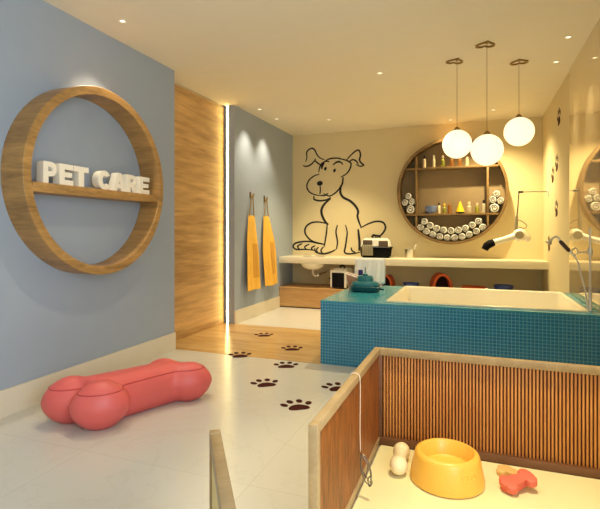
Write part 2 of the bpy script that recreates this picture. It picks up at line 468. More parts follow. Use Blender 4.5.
# ------------------------------------------------------------------ bone pouf
def bone_bm(L, r, sep, rs, flat=1.0, voxel=.014, sm=8, squash=.5, far=1.0, ly=1.0):
    """bone lying along +y, lobes at y=+-L/2, separated +-sep/2 in x; base on z=0"""
    b_ = BM()
    for sy in (-1, 1):
        for sx in (-1, 1):
            g = 1 if sy < 0 else far
            ellipsoid(b_, (sx*sep/2*g, sy*L/2, r*flat*g), (r*g, r*g*ly, r*flat*g))
    n = 22; k = 28
    rings = []
    for i in range(n+1):
        y = -L/2+L*i/n
        g = 1+(far-1)*i/n; rx = rs*g*(1+.10*(2*i/n-1)**2); rz = min(rs*g*(1+.04*(2*i/n-1)**2), r*g)*flat
        rings.append([b_.verts.new((math.copysign(abs(math.cos(2*PI*j/k))**.75, math.cos(2*PI*j/k))*rx, y, r*g*flat+math.copysign(abs(math.sin(2*PI*j/k))**.75, math.sin(2*PI*j/k))*rz)) for j in range(k)])
    for A, B in zip(rings, rings[1:]):
        for j in range(k): b_.faces.new((A[j], A[(j+1) % k], B[(j+1) % k], B[j]))
    b_.faces.new(rings[0][::-1]); b_.faces.new(rings[-1])
    b_ = remeshed(b_, voxel, sm)
    zm = min(v.co.z for v in b_.verts); zt = max(v.co.z for v in b_.verts); h = zt-zm
    for v in b_.verts:                       # flatten the underside and top a little, as a stuffed cushion does
        q = (v.co.z-zm)/h
        q = .5+.5*math.copysign(abs(2*q-1)**1.25, 2*q-1)
        v.co.z = q*h*(1.0 if squash == 0 else 1)
    low = .05*h
    for v in b_.verts:
        v.co.z = max(v.co.z-low, 0)
    return b_
def contour(b_, z):
    c = b_.copy()
    r = bmesh.ops.bisect_plane(c, geom=c.verts[:]+c.edges[:]+c.faces[:], plane_co=(0, 0, z), plane_no=(0, 0, 1))
    es = [g for g in r['geom_cut'] if isinstance(g, bmesh.types.BMEdge)]
    adj = {}
    for e in es:
        a, b2 = e.verts; adj.setdefault(a, []).append(b2); adj.setdefault(b2, []).append(a)
    loops = []; seen = set()
    for s in list(adj):
        if s in seen: continue
        L = [s]; seen.add(s); cur = s
        while True:
            nx = [v for v in adj[cur] if v not in seen]
            if not nx: break
            cur = nx[0]; seen.add(cur); L.append(cur)
        loops.append([v.co.copy() for v in L])
    c.free()
    return max(loops, key=len)
ax = Vector((.26, .66)); ang = math.atan2(-ax.x, ax.y)
pouf = thing('bone_cushion', 'large coral pink bone shaped floor cushion by the blue wall', 'cushion', (-2.150, 2.58, 0), (0, 0, ang))
pouf.scale = (.98, .95, 1.10)
bm = bone_bm(.68, .138, .235, .145, far=.95, ly=1.25)
for v in bm.verts: v.co.y += .34*v.co.x       # the cushion is stuffed a little askew
seam = contour(bm, .205)
obj('cushion_body', bm, M['pink'], pouf, True, 80)
seam = smooth_pts(seam[::3], 2, True)
obj('piping', sweep(BM(), seam, .0038, 6, True), M['pink_seam'], pouf)

# ------------------------------------------------------------------ paw prints
def ellipse_prism(bm, cx, cy, rx, ry, a, h, n=20, fn=None):
    poly = []
    for k in range(n):
        th = 2*PI*k/n; x, y = rx*math.cos(th), ry*math.sin(th)
        if fn: x, y = fn(x, y)
        poly.append((cx+x*math.cos(a)-y*math.sin(a), cy+x*math.sin(a)+y*math.cos(a)))
    prism(bm, poly, h)
def paw_bm(s=1, h=.0015):
    b_ = BM()
    ellipse_prism(b_, 0, -.045*s, .075*s, .052*s, 0, h, 24, lambda x, y: (x*(1-.28*(y/(.052*s))), y-.35*abs(x)*(1 if y < 0 else .1)*.5))
    for x, y, a in ((-.092, .018, .45), (-.036, .072, .12), (.036, .072, -.12), (.092, .018, -.45)):
        ellipse_prism(b_, x*s, y*s, .024*s, .036*s, a, h)
    return b_
paws = [(-2.288, 4.963, .0026, .45, 'dark paw print on the wood floor nearest the glowing strip'),
        (-1.755, 4.491, .0026, .4, 'dark paw print on the wood floor near the bath corner'),
        (-2.136, 4.078, .0026, .5, 'dark paw print on the border of wood and tile floor at left'),
        (-1.588, 3.917, .0002, .4, 'dark paw print on tile just before the wood floor, near the bath'),
        (-1.556, 3.394, .0002, .65, 'dark paw print on tile, middle of the trail'),
        (-1.151, 3.04, .0002, .62, 'dark paw print nearest the viewer, left of the pen'),
        (-1.000, 3.50, .0002, .6, 'dark paw print partly hidden behind the pen rail'),
        (-1.47, 5.30, .0026, .4, 'dark paw print cut off by the left edge of the teal bath')]
p0 = None
for x, y, z, rz, lab in paws:
    if p0 is None:
        p0 = obj('paw_print', paw_bm(.95), M['paw'], None, False); tag(p0, lab, 'paw print', 'paw prints on the floor'); p0.location = (x, y, z); p0.rotation_euler = (0, 0, rz)
    else: dup(p0, (x, y, z), (0, 0, rz), lab)
w0 = None
for y, z, lab in [(6.097, 2.515, 'dark paw print highest on the right wall'), (6.25, 2.006, 'dark paw print second highest on the right wall, nearer the mirror'),
                  (6.56, 1.90, 'dark paw print second highest on the right wall, nearer the corner'), (6.27, 1.47, 'dark paw print low on the right wall nearer the mirror'),
                  (6.87, 1.04, 'dark paw print lowest on the right wall, nearest the corner')]:
    R = (Matrix(((0, 0, -1), (1, 0, 0), (0, -1, 0)))@Matrix.Rotation(PI+.2, 3, 'Z')).to_euler()
    if w0 is None:
        w0 = obj('wall_paw_print', paw_bm(.95), M['paw'], None, False); tag(w0, lab, 'paw print', 'paw prints climbing the right wall')
        w0.location = (XR-.0002, y, z); w0.rotation_euler = R
    else: dup(w0, (XR-.0002, y, z), R, lab)

# ------------------------------------------------------------------ aprons on hooks
def apron(label, y0, zbot, ztop, top, mid, bot, hook_y, hook_z, seed, lab_h):
    """top/mid/bot: (ymin, ymax) offsets at bib top, waist, hem"""
    rnd = random.Random(seed)
    t = thing('hanging_apron', label, 'apron', (XA, y0, 0), group='aprons on the blue wall')
    keys = [(zbot, bot), (zbot+.48*(ztop-zbot), mid), (zbot+.62*(ztop-zbot), (mid[0]+.01, mid[1]-.03)), (ztop, top)]
    def edges(z):
        for (za, a), (zb, b_) in zip(keys, keys[1:]):
            if z <= zb+1e-6:
                q = (z-za)/(zb-za); return a[0]+(b_[0]-a[0])*q, a[1]+(b_[1]-a[1])*q
        return keys[-1][1]
    def surf(z, u):
        lo, hi = edges(z); f = (ztop-z)/(ztop-zbot)
        x = .022+.034*f+.016*f*math.sin(u*9+seed)+.012*f*math.sin(u*17+2*seed)+.02*math.sin(PI*u)*(.4+f)
        return Vector((x, lo+(hi-lo)*u, z))
    def sheet(z0, z1, u0, u1, off, th, nz=28, nu=22):
        b_ = BM(); G = []
        for i in range(nz+1):
            row = []
            for j in range(nu+1):
                p = surf(z0+(z1-z0)*i/nz, u0+(u1-u0)*j/nu); p.x += off
                row.append((b_.verts.new(p), b_.verts.new(p+Vector((th, 0, 0)))))
            G.append(row)
        for i in range(nz):
            for j in range(nu):
                a, b2, c, d_ = G[i][j], G[i][j+1], G[i+1][j+1], G[i+1][j]
                b_.faces.new((a[0], d_[0], c[0], b2[0])); b_.faces.new((a[1], b2[1], c[1], d_[1]))
        for i in range(nz):
            for j in (0, nu): b_.faces.new((G[i][j][0], G[i][j][1], G[i+1][j][1], G[i+1][j][0]))
        for j in range(nu):
            for i in (0, nz): b_.faces.new((G[i][j][0], G[i][j][1], G[i][j+1][1], G[i][j+1][0]))
        return b_
    obj('apron_cloth', sheet(zbot, ztop, 0, 1, 0, .006), M['yellow_cloth'], t, True, 60)
    obj('pocket', sheet(zbot+.16, zbot+.62*(ztop-zbot), .46, .88, .0065, .005, 14, 10), M['yellow_pocket'], t, True, 60)
    a = surf(ztop, .1); b_ = surf(ztop, .9); hk = Vector((.035, hook_y-y0, hook_z))
    loop = smooth_pts([a+Vector((.003, 0, -.02)), a.lerp(hk, .5)+Vector((0, -.005, 0)), hk, b_.lerp(hk, .5)+Vector((0, .005, 0)), b_+Vector((.003, 0, -.02))], 8)
    obj('neck_strap', sweep(BM(), loop, .008, 8), M['strap'], t)
    h = thing('coat_hook', lab_h, 'hook', (XA, hook_y, hook_z), group='coat hooks on the blue wall')
    obj('hook_plate', box(BM(), 0, .008, -.02, .02, -.05, .04, .002), M['brass'], h)
    obj('hook_prong', sweep(BM(), smooth_pts([(.006, 0, -.03), (.03, 0, -.03), (.052, 0, -.015), (.055, 0, .02)], 6), .006, 8), M['brass'], h)
apron('long yellow apron hanging on the blue wall, nearer the oak panel', 5.86, .40, 1.42, (-.09, .10), (-.18, .21), (-.22, .24), 5.88, 1.71, 1, 'wall hook holding the apron nearer the oak panel')
apron('yellow apron hanging on the blue wall, nearer the counter', 6.40, .40, 1.43, (-.13, .05), (-.19, .27), (-.15, .29), 6.34, 1.69, 4, 'wall hook holding the apron nearer the counter')

# ------------------------------------------------------------------ mural of a sitting dog, brushed on the back wall
def dog_strokes():
    s = 3.392
    def q(pts): return [(280+x/s, 130+y/s) for x, y in pts]
    e = 8.483
    def r(pts): return [(280+x/e, 120+y/e) for x, y in pts]
    S = [
        (r([(218, 355), (228, 318), (226, 280), (240, 255), (272, 240), (295, 255), (312, 290), (338, 320), (378, 338)]), 1),
        (r([(195, 385), (215, 393), (245, 388), (272, 370), (296, 342), (300, 325)]), 1),
        (r([(295, 343), (320, 365), (345, 380)]), 1),
        (r([(420, 355), (390, 350), (362, 365), (345, 382), (335, 410), (328, 445)]), 1),
        (r([(375, 365), (360, 392), (354, 418)]), 1),
        (r([(378, 352), (420, 330), (470, 323), (515, 326)]), 1),
        (r([(450, 382), (478, 358), (510, 350)]), 1),
        (q([(198, 97), (222, 102), (240, 112), (238, 130), (226, 148), (206, 160)]), 1),
        (q([(224, 104), (238, 88), (256, 72), (268, 69), (273, 84), (270, 102), (276, 112), (284, 119), (272, 123), (258, 117)]), 1.1),
        (q([(232, 110), (245, 101), (258, 105), (266, 117)]), 1),
        (q([(180, 118), (194, 109), (207, 110), (213, 118)]), 1),
        (q([(140, 130), (143, 116), (152, 108)]), .9),
        (q([(134, 150), (116, 156), (99, 170), (91, 190), (98, 208), (114, 218), (136, 223)]), 1),
        (q([(136, 188), (137, 204), (135, 218)]), .9),
        (q([(136, 222), (152, 222), (164, 214)]), .9),
        (q([(116, 224), (116, 235), (134, 240), (158, 237), (172, 229)]), 1.2),
        (q([(148, 216), (168, 224), (188, 213), (202, 198), (206, 188)]), 1),
        (q([(214, 160), (212, 180), (206, 194), (205, 212), (214, 228), (238, 241), (256, 258), (265, 276), (263, 292), (268, 312), (276, 332)]), 1.6),
        (q([(172, 232), (152, 250), (141, 270), (143, 290), (153, 310), (164, 321)]), 1.7),
        (q([(160, 318), (132, 312), (106, 315), (88, 329), (85, 348), (96, 366), (115, 379), (148, 387)]), 1.2),
        (q([(160, 320), (158, 345), (154, 372), (150, 396)]), 1.1),
        (q([(195, 322), (190, 346), (195, 380), (191, 405)]), 1.1),
        (q([(118, 400), (122, 414), (148, 420), (175, 413), (189, 405)]), 1.2),
        (q([(131, 397), (124, 406), (128, 414)]), 1), (q([(148, 396), (139, 408), (144, 418)]), 1),
        (q([(150, 388), (128, 384), (98, 378), (68, 380), (50, 386), (45, 396), (56, 405), (86, 405), (118, 408)]), 1.2),
        (q([(76, 385), (60, 394), (66, 404)]), 1), (q([(100, 387), (84, 396), (90, 406)]), 1), (q([(120, 392), (107, 400), (112, 408)]), 1),
        (q([(222, 322), (228, 346), (225, 374), (222, 396), (219, 414), (232, 420), (256, 418), (272, 414)]), 1.1),
        (q([(241, 398), (245, 410), (256, 415)]), 1),
        (q([(265, 336), (268, 362), (270, 388), (268, 410)]), 1.6),
        (q([(274, 332), (300, 318), (328, 310), (350, 314), (358, 330), (351, 347), (336, 361), (316, 366)]), 1.2),
        (q([(310, 363), (318, 356), (327, 361)]), 1.2)]
    return S
# photograph ratios of the mural turned into wall metres (x along the wall, z up)
CT, ST, FO = .93748, .34806, 470.0
def on_back(px, py, y=YB):
    dx, dy = -ST*FO+CT*(px-300), CT*FO+ST*(px-300)
    return dx*y/dy, 1.2+(231.5-py)*y/dy
def ribbon(bm, pts, w, h=.002):
    P = smooth_pts([(x, 0, z) for x, z in pts], 6); n = len(P); L = []
    for i, p in enumerate(P):
        d_ = (P[min(i+1, n-1)]-P[max(i-1, 0)]).normalized(); nrm = Vector((-d_.z, 0, d_.x))
        ww = w*(.35+.65*math.sin(PI*(i+.6)/(n+.2))**.5)/2
        a, b_ = p+nrm*ww, p-nrm*ww
        L.append([bm.verts.new((a.x, 0, a.z)), bm.verts.new((b_.x, 0, b_.z)), bm.verts.new((b_.x, -h, b_.z)), bm.verts.new((a.x, -h, a.z))])
    for A, B in zip(L, L[1:]):
        for j in range(4): bm.faces.new((A[j], A[(j+1) % 4], B[(j+1) % 4], B[j]))
    bm.faces.new(L[0]); bm.faces.new(L[-1][::-1])
mural = thing('dog_mural', 'black line drawing of a sitting dog on the cream back wall', 'mural', (0, YB-.0005, 0))
bm = BM()
for pts, wgt in dog_strokes(): ribbon(bm, [on_back(*p) for p in pts], .0255*wgt)
obj('brush_lines', bm, M['line'], mural, False)
def blob(name, cx, cy, rx, ry, a):
    x, z = on_back(280+cx/3.392, 130+cy/3.392); b_ = BM()
    ellipse_prism(b_, 0, 0, rx, ry, a, .0025)
    bmesh.ops.transform(b_, matrix=Matrix.Translation((x, 0, z))@Matrix.Rotation(PI/2, 4, 'X'), verts=b_.verts[:])
    obj(name, b_, M['line'], mural, False)
blob('eye', 154, 131, .021, .031, -.35); blob('eye', 185, 137.5, .021, .033, -.4); blob('nose', 135, 181, .052, .040, .1)

# ------------------------------------------------------------------ counter along the back wall, with under-counter sink
cnt = thing('worktop', 'long cream stone worktop along the back wall', 'worktop', (0, 6.9, .8))
bm = box(BM(), XA+.001, XR-.001, 0, YB-6.901, -.1, 0, .003)
obj('slab', bm, M['counter'], cnt)
sx, sy = -2.40, 7.06
snk = obj('sink_bowl', lathe(BM(), [(.02, -.19), (.10, -.185), (.165, -.15), (.195, -.10), (.2, -.101), (.17, -.158), (.104, -.195), (.02, -.2)], 40, Matrix.Translation((sx, .16, 0))), M['basin'], cnt)
obj('drain_pipe', sweep(BM(), smooth_pts([(sx, .16, -.19), (sx, .16, -.27), (sx+.04, .17, -.31), (sx+.09, .2, -.28), (sx+.10, .42, -.27), (sx+.10, .575, -.27)], 5), .018, 10), M['chrome'], snk)
obj('sink_rim', lathe(BM(), [(.145, .0005), (.15, .006), (.17, .007), (.18, .0005)], 40, Matrix.Translation((sx, .22, 0))), M['chrome'], snk)
bn = thing('storage_bench', 'low wooden bench under the worktop along the back wall', 'bench', (0, 6.9, 0))
obj('bench_top', box(BM(), XA+.001, XR-.001, 0, .598, .295, .32, .002), M['bench_wood'], bn)
obj('bench_front', box(BM(), XA+.001, XR-.001, .004, .03, .02, .295), M['bench_wood'], bn, False)
obj('plinth', box(BM(), XA+.001, XR-.001, .03, .58, 0, .02), M['pen_bottom'], bn, False)

# ------------------------------------------------------------------ pet carriers
def carrier(label, loc, rz, w, dp, h, front='side'):
    t = thing('pet_carrier', label, 'pet carrier', loc, (0, 0, rz), 'pet carriers by the worktop')
    hb = .5*h
    def taper(z0, z1, f0, f1, r=.03):
        b_ = BM(); box(b_, -w/2, w/2, -dp/2, dp/2, z0, z1)
        for v in b_.verts:
            f = f0+(f1-f0)*(v.co.z-z0)/(z1-z0); v.co.x *= f; v.co.y *= f
        bmesh.ops.bevel(b_, geom=b_.edges[:], offset=r, segments=3, affect='EDGES')
        return b_
    obj('lower_shell', taper(0, hb, .92, 1, .02), M['black'], t)
    obj('upper_shell', taper(hb, h, .98, .84, .028), M['white'], t)
    obj('shell_rim', box(BM(), -w*.515, w*.515, -dp*.515, dp*.515, hb-.012, hb+.008, .004), M['black'], t)
    if front == 'door':
        obj('door_surround', box(BM(), -w*.44, w*.44, -dp*.5-.012, -dp*.4, .05*h, .93*h, .012), M['white'], t)
        obj('grille_door', box(BM(), -w*.34, w*.34, -dp*.5-.02, -dp*.45, .06*h, .80*h, .01), M['black'], t)
        obj('carry_handle', sweep(BM(), smooth_pts([(-w*.13, 0, h-.005), (-w*.10, 0, h+.03), (0, 0, h+.04), (w*.10, 0, h+.03), (w*.13, 0, h-.005)], 5), .011, 8), M['black'], t)
        return
    dr = obj('grille_door', box(BM(), -w*.43, -w*.08, -dp*.5-.016, -dp*.5+.02, .13*h, .66*h, .008), M['grille'], t)
    obj('door_shade', box(BM(), -w*.40, -w*.10, -dp*.46-.014, -dp*.5+.04, .63*h, .9*h, .01), M['grille_dark'], dr)
    b_ = BM()
    for k in range(6): box(b_, -w*.41+k*w*.062, -w*.41+k*w*.062+.004, -dp*.5-.021, -dp*.5-.015, .16*h, .63*h)
    obj('door_bar', b_, M['grille_dark'], dr, False)
    obj('vent_panel', box(BM(), w*.10, w*.40, -dp*.47-.014, -dp*.4, .56*h, .86*h, .01), M['grille_dark'], t)
    obj('carry_handle', sweep(BM(), smooth_pts([(-w*.13, 0, h-.005), (-w*.10, 0, h+.03), (0, 0, h+.04), (w*.10, 0, h+.03), (w*.13, 0, h-.005)], 5), .011, 8), M['black'], t)
carrier('black and white pet carrier standing on the worktop', (-1.42, 7.20, .8005), .12, .47, .34, .30)
carrier('black and white pet carrier on the bench beneath the worktop', (-1.94, 7.14, .3205), -.1, .30, .36, .31, 'door')

# cup with brush on the counter
t = thing('tumbler', 'small metal tumbler holding a brush on the worktop', 'tumbler', (-.93, 7.32, .8008))
obj('cup', lathe(BM(), [(0, 0), (.062, 0), (.075, .13), (.07, .13), (.058, .012), (0, .012)], 24), M['chrome'], t)
obj('brush', sweep(BM(), [(.03, 0, .015), (.09, 0, .20)], [.006, .010], 8), M['white'], t)

# beds and bowls on the bench
def pet_cave(label, x, y, w, h, dp, rz):
    t = thing('pet_cave_bed', label, 'pet bed', (x, y, .3205), (0, 0, rz), 'felt pet beds on the bench')
    def arch(w_, h_, n=20): return [(-w_/2, 0), (w_/2, 0)]+[(w_/2*math.cos(PI*k/n), h_*math.sin(PI*k/n)**.8) for k in range(1, n)]
    o, i = arch(w, h), arch(w*.74, h*.76)
    b_ = BM(); R = []
    for (ox, oz), (ix, iz) in zip(o, i):
        R.append([b_.verts.new((ox, 0, oz)), b_.verts.new((ix, 0, iz+.03)), b_.verts.new((ix, dp*.9, iz+.03)), b_.verts.new((ox, dp, oz))])
    n = len(R)
    for k in range(n):
        A, B = R[k], R[(k+1) % n]
        for j in range(4): b_.faces.new((A[j], A[(j+1) % 4], B[(j+1) % 4], B[j]))
    obj('shell', b_, M['orange'], t, True, 40)
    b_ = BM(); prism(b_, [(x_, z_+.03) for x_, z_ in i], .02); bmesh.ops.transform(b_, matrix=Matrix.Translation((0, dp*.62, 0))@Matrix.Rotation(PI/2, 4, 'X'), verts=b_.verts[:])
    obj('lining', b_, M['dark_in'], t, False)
pet_cave('small orange arched pet bed on the bench beside the white towel', -1.26, 7.1, .20, .215, .2, -.1)
pet_cave('orange arched pet bed on the bench below the round wall shelf', -.43, 7.1, .29, .265, .28, .25)
def tray(name, label, x, y, r, h, mat, sq=1.0):
    t = obj(name, lathe(BM(), [(0, 0), (r*.7, 0), (r*.8, h*.3), (r, h), (r*.93, h), (r*.72, h*.35), (0, h*.25)], 32), mat, None)
    t.location = (x, y, .3205); t.scale = (1, sq, 1); tag(t, label, 'bowl', 'bowls on the bench')
tray('pet_bowl', 'blue bowl on the bench between the two orange pet beds', -.88, 7.1, .12, .12, M['blue_plastic'])
tray('pet_bowl', 'shallow orange bowl on the bench behind the bath', -.015, 7.1, .17, .10, M['orange'])
tray('pet_bowl', 'blue bowl at the right end of the bench', .38, 7.1, .13, .135, M['blue_plastic'])

# ------------------------------------------------------------------ round wall shelf on the back wall
CX, CZ, CR = -.33, 1.80, .79
rs = thing('round_wall_shelf', 'round dark wood shelf on the back wall, crossed by boards', 'shelf', (CX, YB, CZ))
rot = Matrix.Rotation(PI/2, 4, 'X')           # local z -> -y
bm = ring_band(BM(), CR-.04, CR, 0, .2, 112); bmesh.ops.transform(bm, matrix=rot, verts=bm.verts[:])
obj('ring', bm, M['shelf_wood'], rs)
bm = lathe(BM(), [(0, 0.0005), (CR-.041, .0005), (CR-.041, .014), (0, .014)], 96, rot)
obj('back_panel', bm, M['taupe'], rs)
def chord(v): return math.sqrt((CR-.041)**2-v*v)
zl, zu, xl, xr = 1.470-CZ, 2.165-CZ, -.83-CX, .18-CX
for z in (zl, zu):
    w = min(chord(z), chord(z-.03))
    obj('shelf_board', box(BM(), -w, w, -.195, -.014, z-.03, z, .0015), M['shelf_wood'], rs)
def divider(x, z0, z1): obj('divider', box(BM(), x-.015, x+.015, -.192, -.014, z0, z1, .0015), M['shelf_wood'], rs)
for x in (xl, xr):
    divider(x, zl+.0005, zu-.031)
    c = chord(abs(x)+.015)
    divider(x, -c, zl-.031)
    if x == xl: divider(x, zu+.0005, c)
    else: divider(x, zu+.0005, c)

# towels rolled up in the shelf
def towel_roll_bm(r, L):
    b_ = BM()
    prof = [(0, -L/2), (r*.8, -L/2), (r*.96, -L/2+.012), (r, -L/2+.03), (r, L/2-.03), (r*.96, L/2-.012), (r*.8, L/2), (0, L/2)]
    lathe(b_, prof, 22, Matrix.Rotation(PI/2, 4, 'X')); return b_
def spiral_bm(r, L):
    b_ = BM(); pts = []
    for k in range(40):
        a = k/39*2*PI*1.6; q = r*(.16+.66*k/39); pts.append((q*math.cos(a), -L/2-.001, q*math.sin(a)))
    sweep(b_, pts, .0045, 5)
    for yy in (-L/2+.016, -L/2+.05):
        q = r*.995 if yy > -L/2+.03 else r*.9
        sweep(b_, [((q-.002)*math.cos(2*PI*k/24), yy, (q-.002)*math.sin(2*PI*k/24)) for k in range(24)], .0052, 5, True)
    return b_
tw0 = thing('rolled_towel', 'rolled white towel in the heap at the bottom of the round wall shelf', 'towel', (0, 0, 0), group='rolled towels at the bottom of the round shelf')
obj('towel_body', towel_roll_bm(.05, .15), M['towel'], tw0); obj('edge_piping', spiral_bm(.05, .15), M['towel_edge'], tw0)
first = True
def put_towel(x, z, ang_, sx_=1, sz_=1, label=None, group=None):
    global first
    if first: o = tw0; first = False
    else: o = dup(tw0)
    o.location = (x, YB-.11, z); o.rotation_euler = (0, ang_, 0); o.scale = (sx_, 1, sz_)
    if label: o['label'] = label; o['group'] = group
Ri = CR-.042
for k in range(10):
    a = (k-4.5)*.153
    put_towel(CX+(Ri-.054)*math.sin(a), CZ-(Ri-.054)*math.cos(a), random.uniform(0, 6), .99, .99)
for k in range(9):
    a = (k-4)*.178
    put_towel(CX+(Ri-.160)*math.sin(a), CZ-(Ri-.160)*math.cos(a), random.uniform(0, 6), .99, .99)
zt = CZ+zl+.0015
gl = 'rolled towels stacked at the left of the round shelf'; gr = 'rolled towels stacked at the right of the round shelf'
put_towel(-.918, zt+.066, .3, 1.3, 1.3, 'rolled towel at the bottom of the left stack', gl)
put_towel(-.900, zt+.186, .1, .98, .98, 'rolled towel in the second layer of the left stack, against the divider', gl)
put_towel(-1.006, zt+.176, .6, .98, .98, 'rolled towel in the second layer of the left stack, against the ring', gl)
put_towel(-.953, zt+.272, .2, .94, .9, 'rolled towel on top of the left stack', gl)
put_towel(.268, zt+.066, .3, 1.3, 1.3, 'rolled towel at the bottom of the right stack', gr)
put_towel(.248, zt+.186, .4, .98, .98, 'rolled towel in the second layer of the right stack, against the divider', gr)
put_towel(.352, zt+.173, .5, .96, .96, 'rolled towel in the second layer of the right stack, against the ring', gr)
put_towel(.300, zt+.272, .2, .94, .9, 'rolled towel on top of the right stack', gr)

# bottles and bowls
def bottle(x, z, r, h, body, cap, label, style='bottle', y=7.36, tilt=0):
    t = thing('toiletry_bottle', label, 'bottle', (x, y, z), group='bottles on the round shelf')
    nb = h*.68
    if style == 'bottle': prof = [(0, 0), (r*.92, 0), (r, .006), (r, nb*.85), (r*.5, nb), (r*.38, nb+.004), (r*.38, nb+.02), (0, nb+.02)]
    elif style == 'slim': prof = [(0, 0), (r, 0), (r, nb), (r*.6, nb+.012), (0, nb+.012)]
    else: prof = [(0, 0), (r, 0), (r*1.02, .01), (r*1.02, nb*1.05), (r*.7, nb*1.15), (0, nb*1.15)]
    obj('body', lathe(BM(), prof, 20), body, t)
    if style == 'diffuser':
        for k, a in enumerate((-.35, .05, .38)):
            obj('reed', sweep(BM(), [(0, 0, nb*.9), (math.sin(a)*h*.5, 0, nb*.9+math.cos(a)*h*.45)], .003, 6), M['strap'], t)
    else:
        obj('cap', lathe(BM(), [(0, nb+.012), (r*.62, nb+.012), (r*.62, h), (r*.5, h+.003), (0, h+.003)], 16), cap, t)
zu_, zl_ = CZ+zu+.0005, CZ+zl+.0005
bottle(-.715, zu_, .024, .185, M['lotion'], M['cap_dark'], 'pale bottle with black cap on the upper shelf, far left', 'slim')
bottle(-.575, zu_, .022, .18, M['lotion'], M['white'], 'slim pale bottle on the upper shelf, second from left', 'slim')
bottle(-.445, zu_, .026, .175, M['green_glass'], M['lotion'], 'straw coloured bottle on the upper shelf, third from left')
bottle(-.315, zu_, .032, .13, M['amber'], M['strap'], 'squat amber jar on the upper shelf behind the left globe', 'jar')
bottle(-.20, zu_, .028, .12, M['amber'], M['strap'], 'small amber jar on the upper shelf beneath the left globe', 'jar')
bottle(-.10, zu_, .024, .13, M['clear'], M['lotion'], 'small clear jar on the upper shelf between the globes', 'jar')
o = obj('ceramic_bowl', lathe(BM(), [(0, 0), (.05, 0), (.055, .008), (.085, .05), (.088, .115), (.08, .115), (.075, .05), (0, .02)], 32), M['blue_bowl'], None)
o.location = (-.62, 7.38, zl_); tag(o, 'blue ceramic bowl on the lower board of the round shelf', 'bowl')
bottle(-.50, zl_, .020, .16, M['lotion'], M['cap_dark'], 'slim pale bottle right beside the blue ceramic bowl', 'slim')
bottle(-.425, zl_, .026, .145, M['green_glass'], M['lemon'], 'olive bottle, second to the right of the blue ceramic bowl')
bottle(-.35, zl_, .028, .17, M['amber'], M['strap'], 'amber reed diffuser just left of the yellow cone', 'diffuser')
t = thing('cone_bottle', 'bright yellow cone shaped bottle on the round shelf', 'bottle', (-.20, 7.36, zl_))
obj('base', lathe(BM(), [(0, 0), (.062, 0), (.062, .02), (0, .02)], 24), M['cap_dark'], t)
obj('cone', lathe(BM(), [(0, .021), (.060, .021), (.050, .06), (.016, .15), (.010, .175), (0, .178)], 28), M['lemon'], t)
bottle(-.075, zl_, .034, .165, M['clear'], M['lotion'], 'clear bottle just right of the yellow cone')
bottle(.035, zl_, .028, .145, M['green_glass'], M['lotion'], 'pale olive bottle between two clear ones on the lower board')
bottle(.125, zl_, .024, .185, M['clear'], M['cap_dark'], 'clear bottle with black cap at the right end of the lower board', 'slim')

# ------------------------------------------------------------------ teal tiled bath
TX0, TX1, TY0, TY1, TZ = -1.31, XR, 4.065, 5.43, .575
bath = thing('bathtub', 'built-in pet bath clad in teal mosaic with a cream basin', 'bathtub', (0, TY0, 0))
def loc_box(bm, x0, x1, y0, y1, z0, z1, bev=0): return box(bm, x0, x1, y0-TY0, y1-TY0, z0, z1, bev)
bx0, bx1, by0, by1 = -.735, .826, 4.17, 5.38
bm = BM()
loc_box(bm, TX0, TX1-.001, TY0, TY0+.04, 0, TZ-.012)
loc_box(bm, TX0, TX1-.001, TY1-.04, TY1, 0, TZ-.012)
loc_box(bm, TX0, TX0+.04, TY0+.04, TY1-.04, 0, TZ-.012)
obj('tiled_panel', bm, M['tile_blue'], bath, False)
bm = BM()
loc_box(bm, TX0-.001, bx0, TY0-.002, TY1, TZ-.012, TZ); loc_box(bm, bx1, TX1-.001, TY0-.002, TY1, TZ-.012, TZ)
loc_box(bm, bx0, bx1, TY0-.002, by0, TZ-.012, TZ); loc_box(bm, bx0, bx1, by1, TY1, TZ-.012, TZ)
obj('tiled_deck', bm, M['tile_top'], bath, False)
def rrect(x0, x1, y0, y1, r, n=6):
    P = []
    for cx, cy, a0 in ((x1-r, y1-r, 0), (x0+r, y1-r, PI/2), (x0+r, y0+r, PI), (x1-r, y0+r, 1.5*PI)):
        for k in range(n+1): P.append((cx+r*math.cos(a0+PI/2*k/n), cy+r*math.sin(a0+PI/2*k/n)))
    return P
bm = BM(); rings = []
for inset, z, r in ((-.004, TZ+.0005, .02), (-.004, TZ+.010, .02), (.004, TZ+.014, .02), (.026, TZ+.012, .03), (.034, TZ, .03), (.05, TZ-.16, .05), (.08, TZ-.34, .06), (.12, TZ-.37, .06)):
    P = rrect(bx0+inset, bx1-inset, by0+inset, by1-inset, r)
    rings.append([bm.verts.new((x, y-TY0, z)) for x, y in P])
for A, B in zip(rings, rings[1:]):
    n = len(A)
    for k in range(n): bm.faces.new((A[k], A[(k+1) % n], B[(k+1) % n], B[k]))
bm.faces.new(rings[-1])
bs = obj('basin', bm, M['basin'], bath, True, 50)
obj('drain', lathe(BM(), [(0, .004), (.03, .004), (.035, 0), (0, 0)], 24, Matrix.Translation((.05, .7, TZ-.369))), M['chrome'], bs)

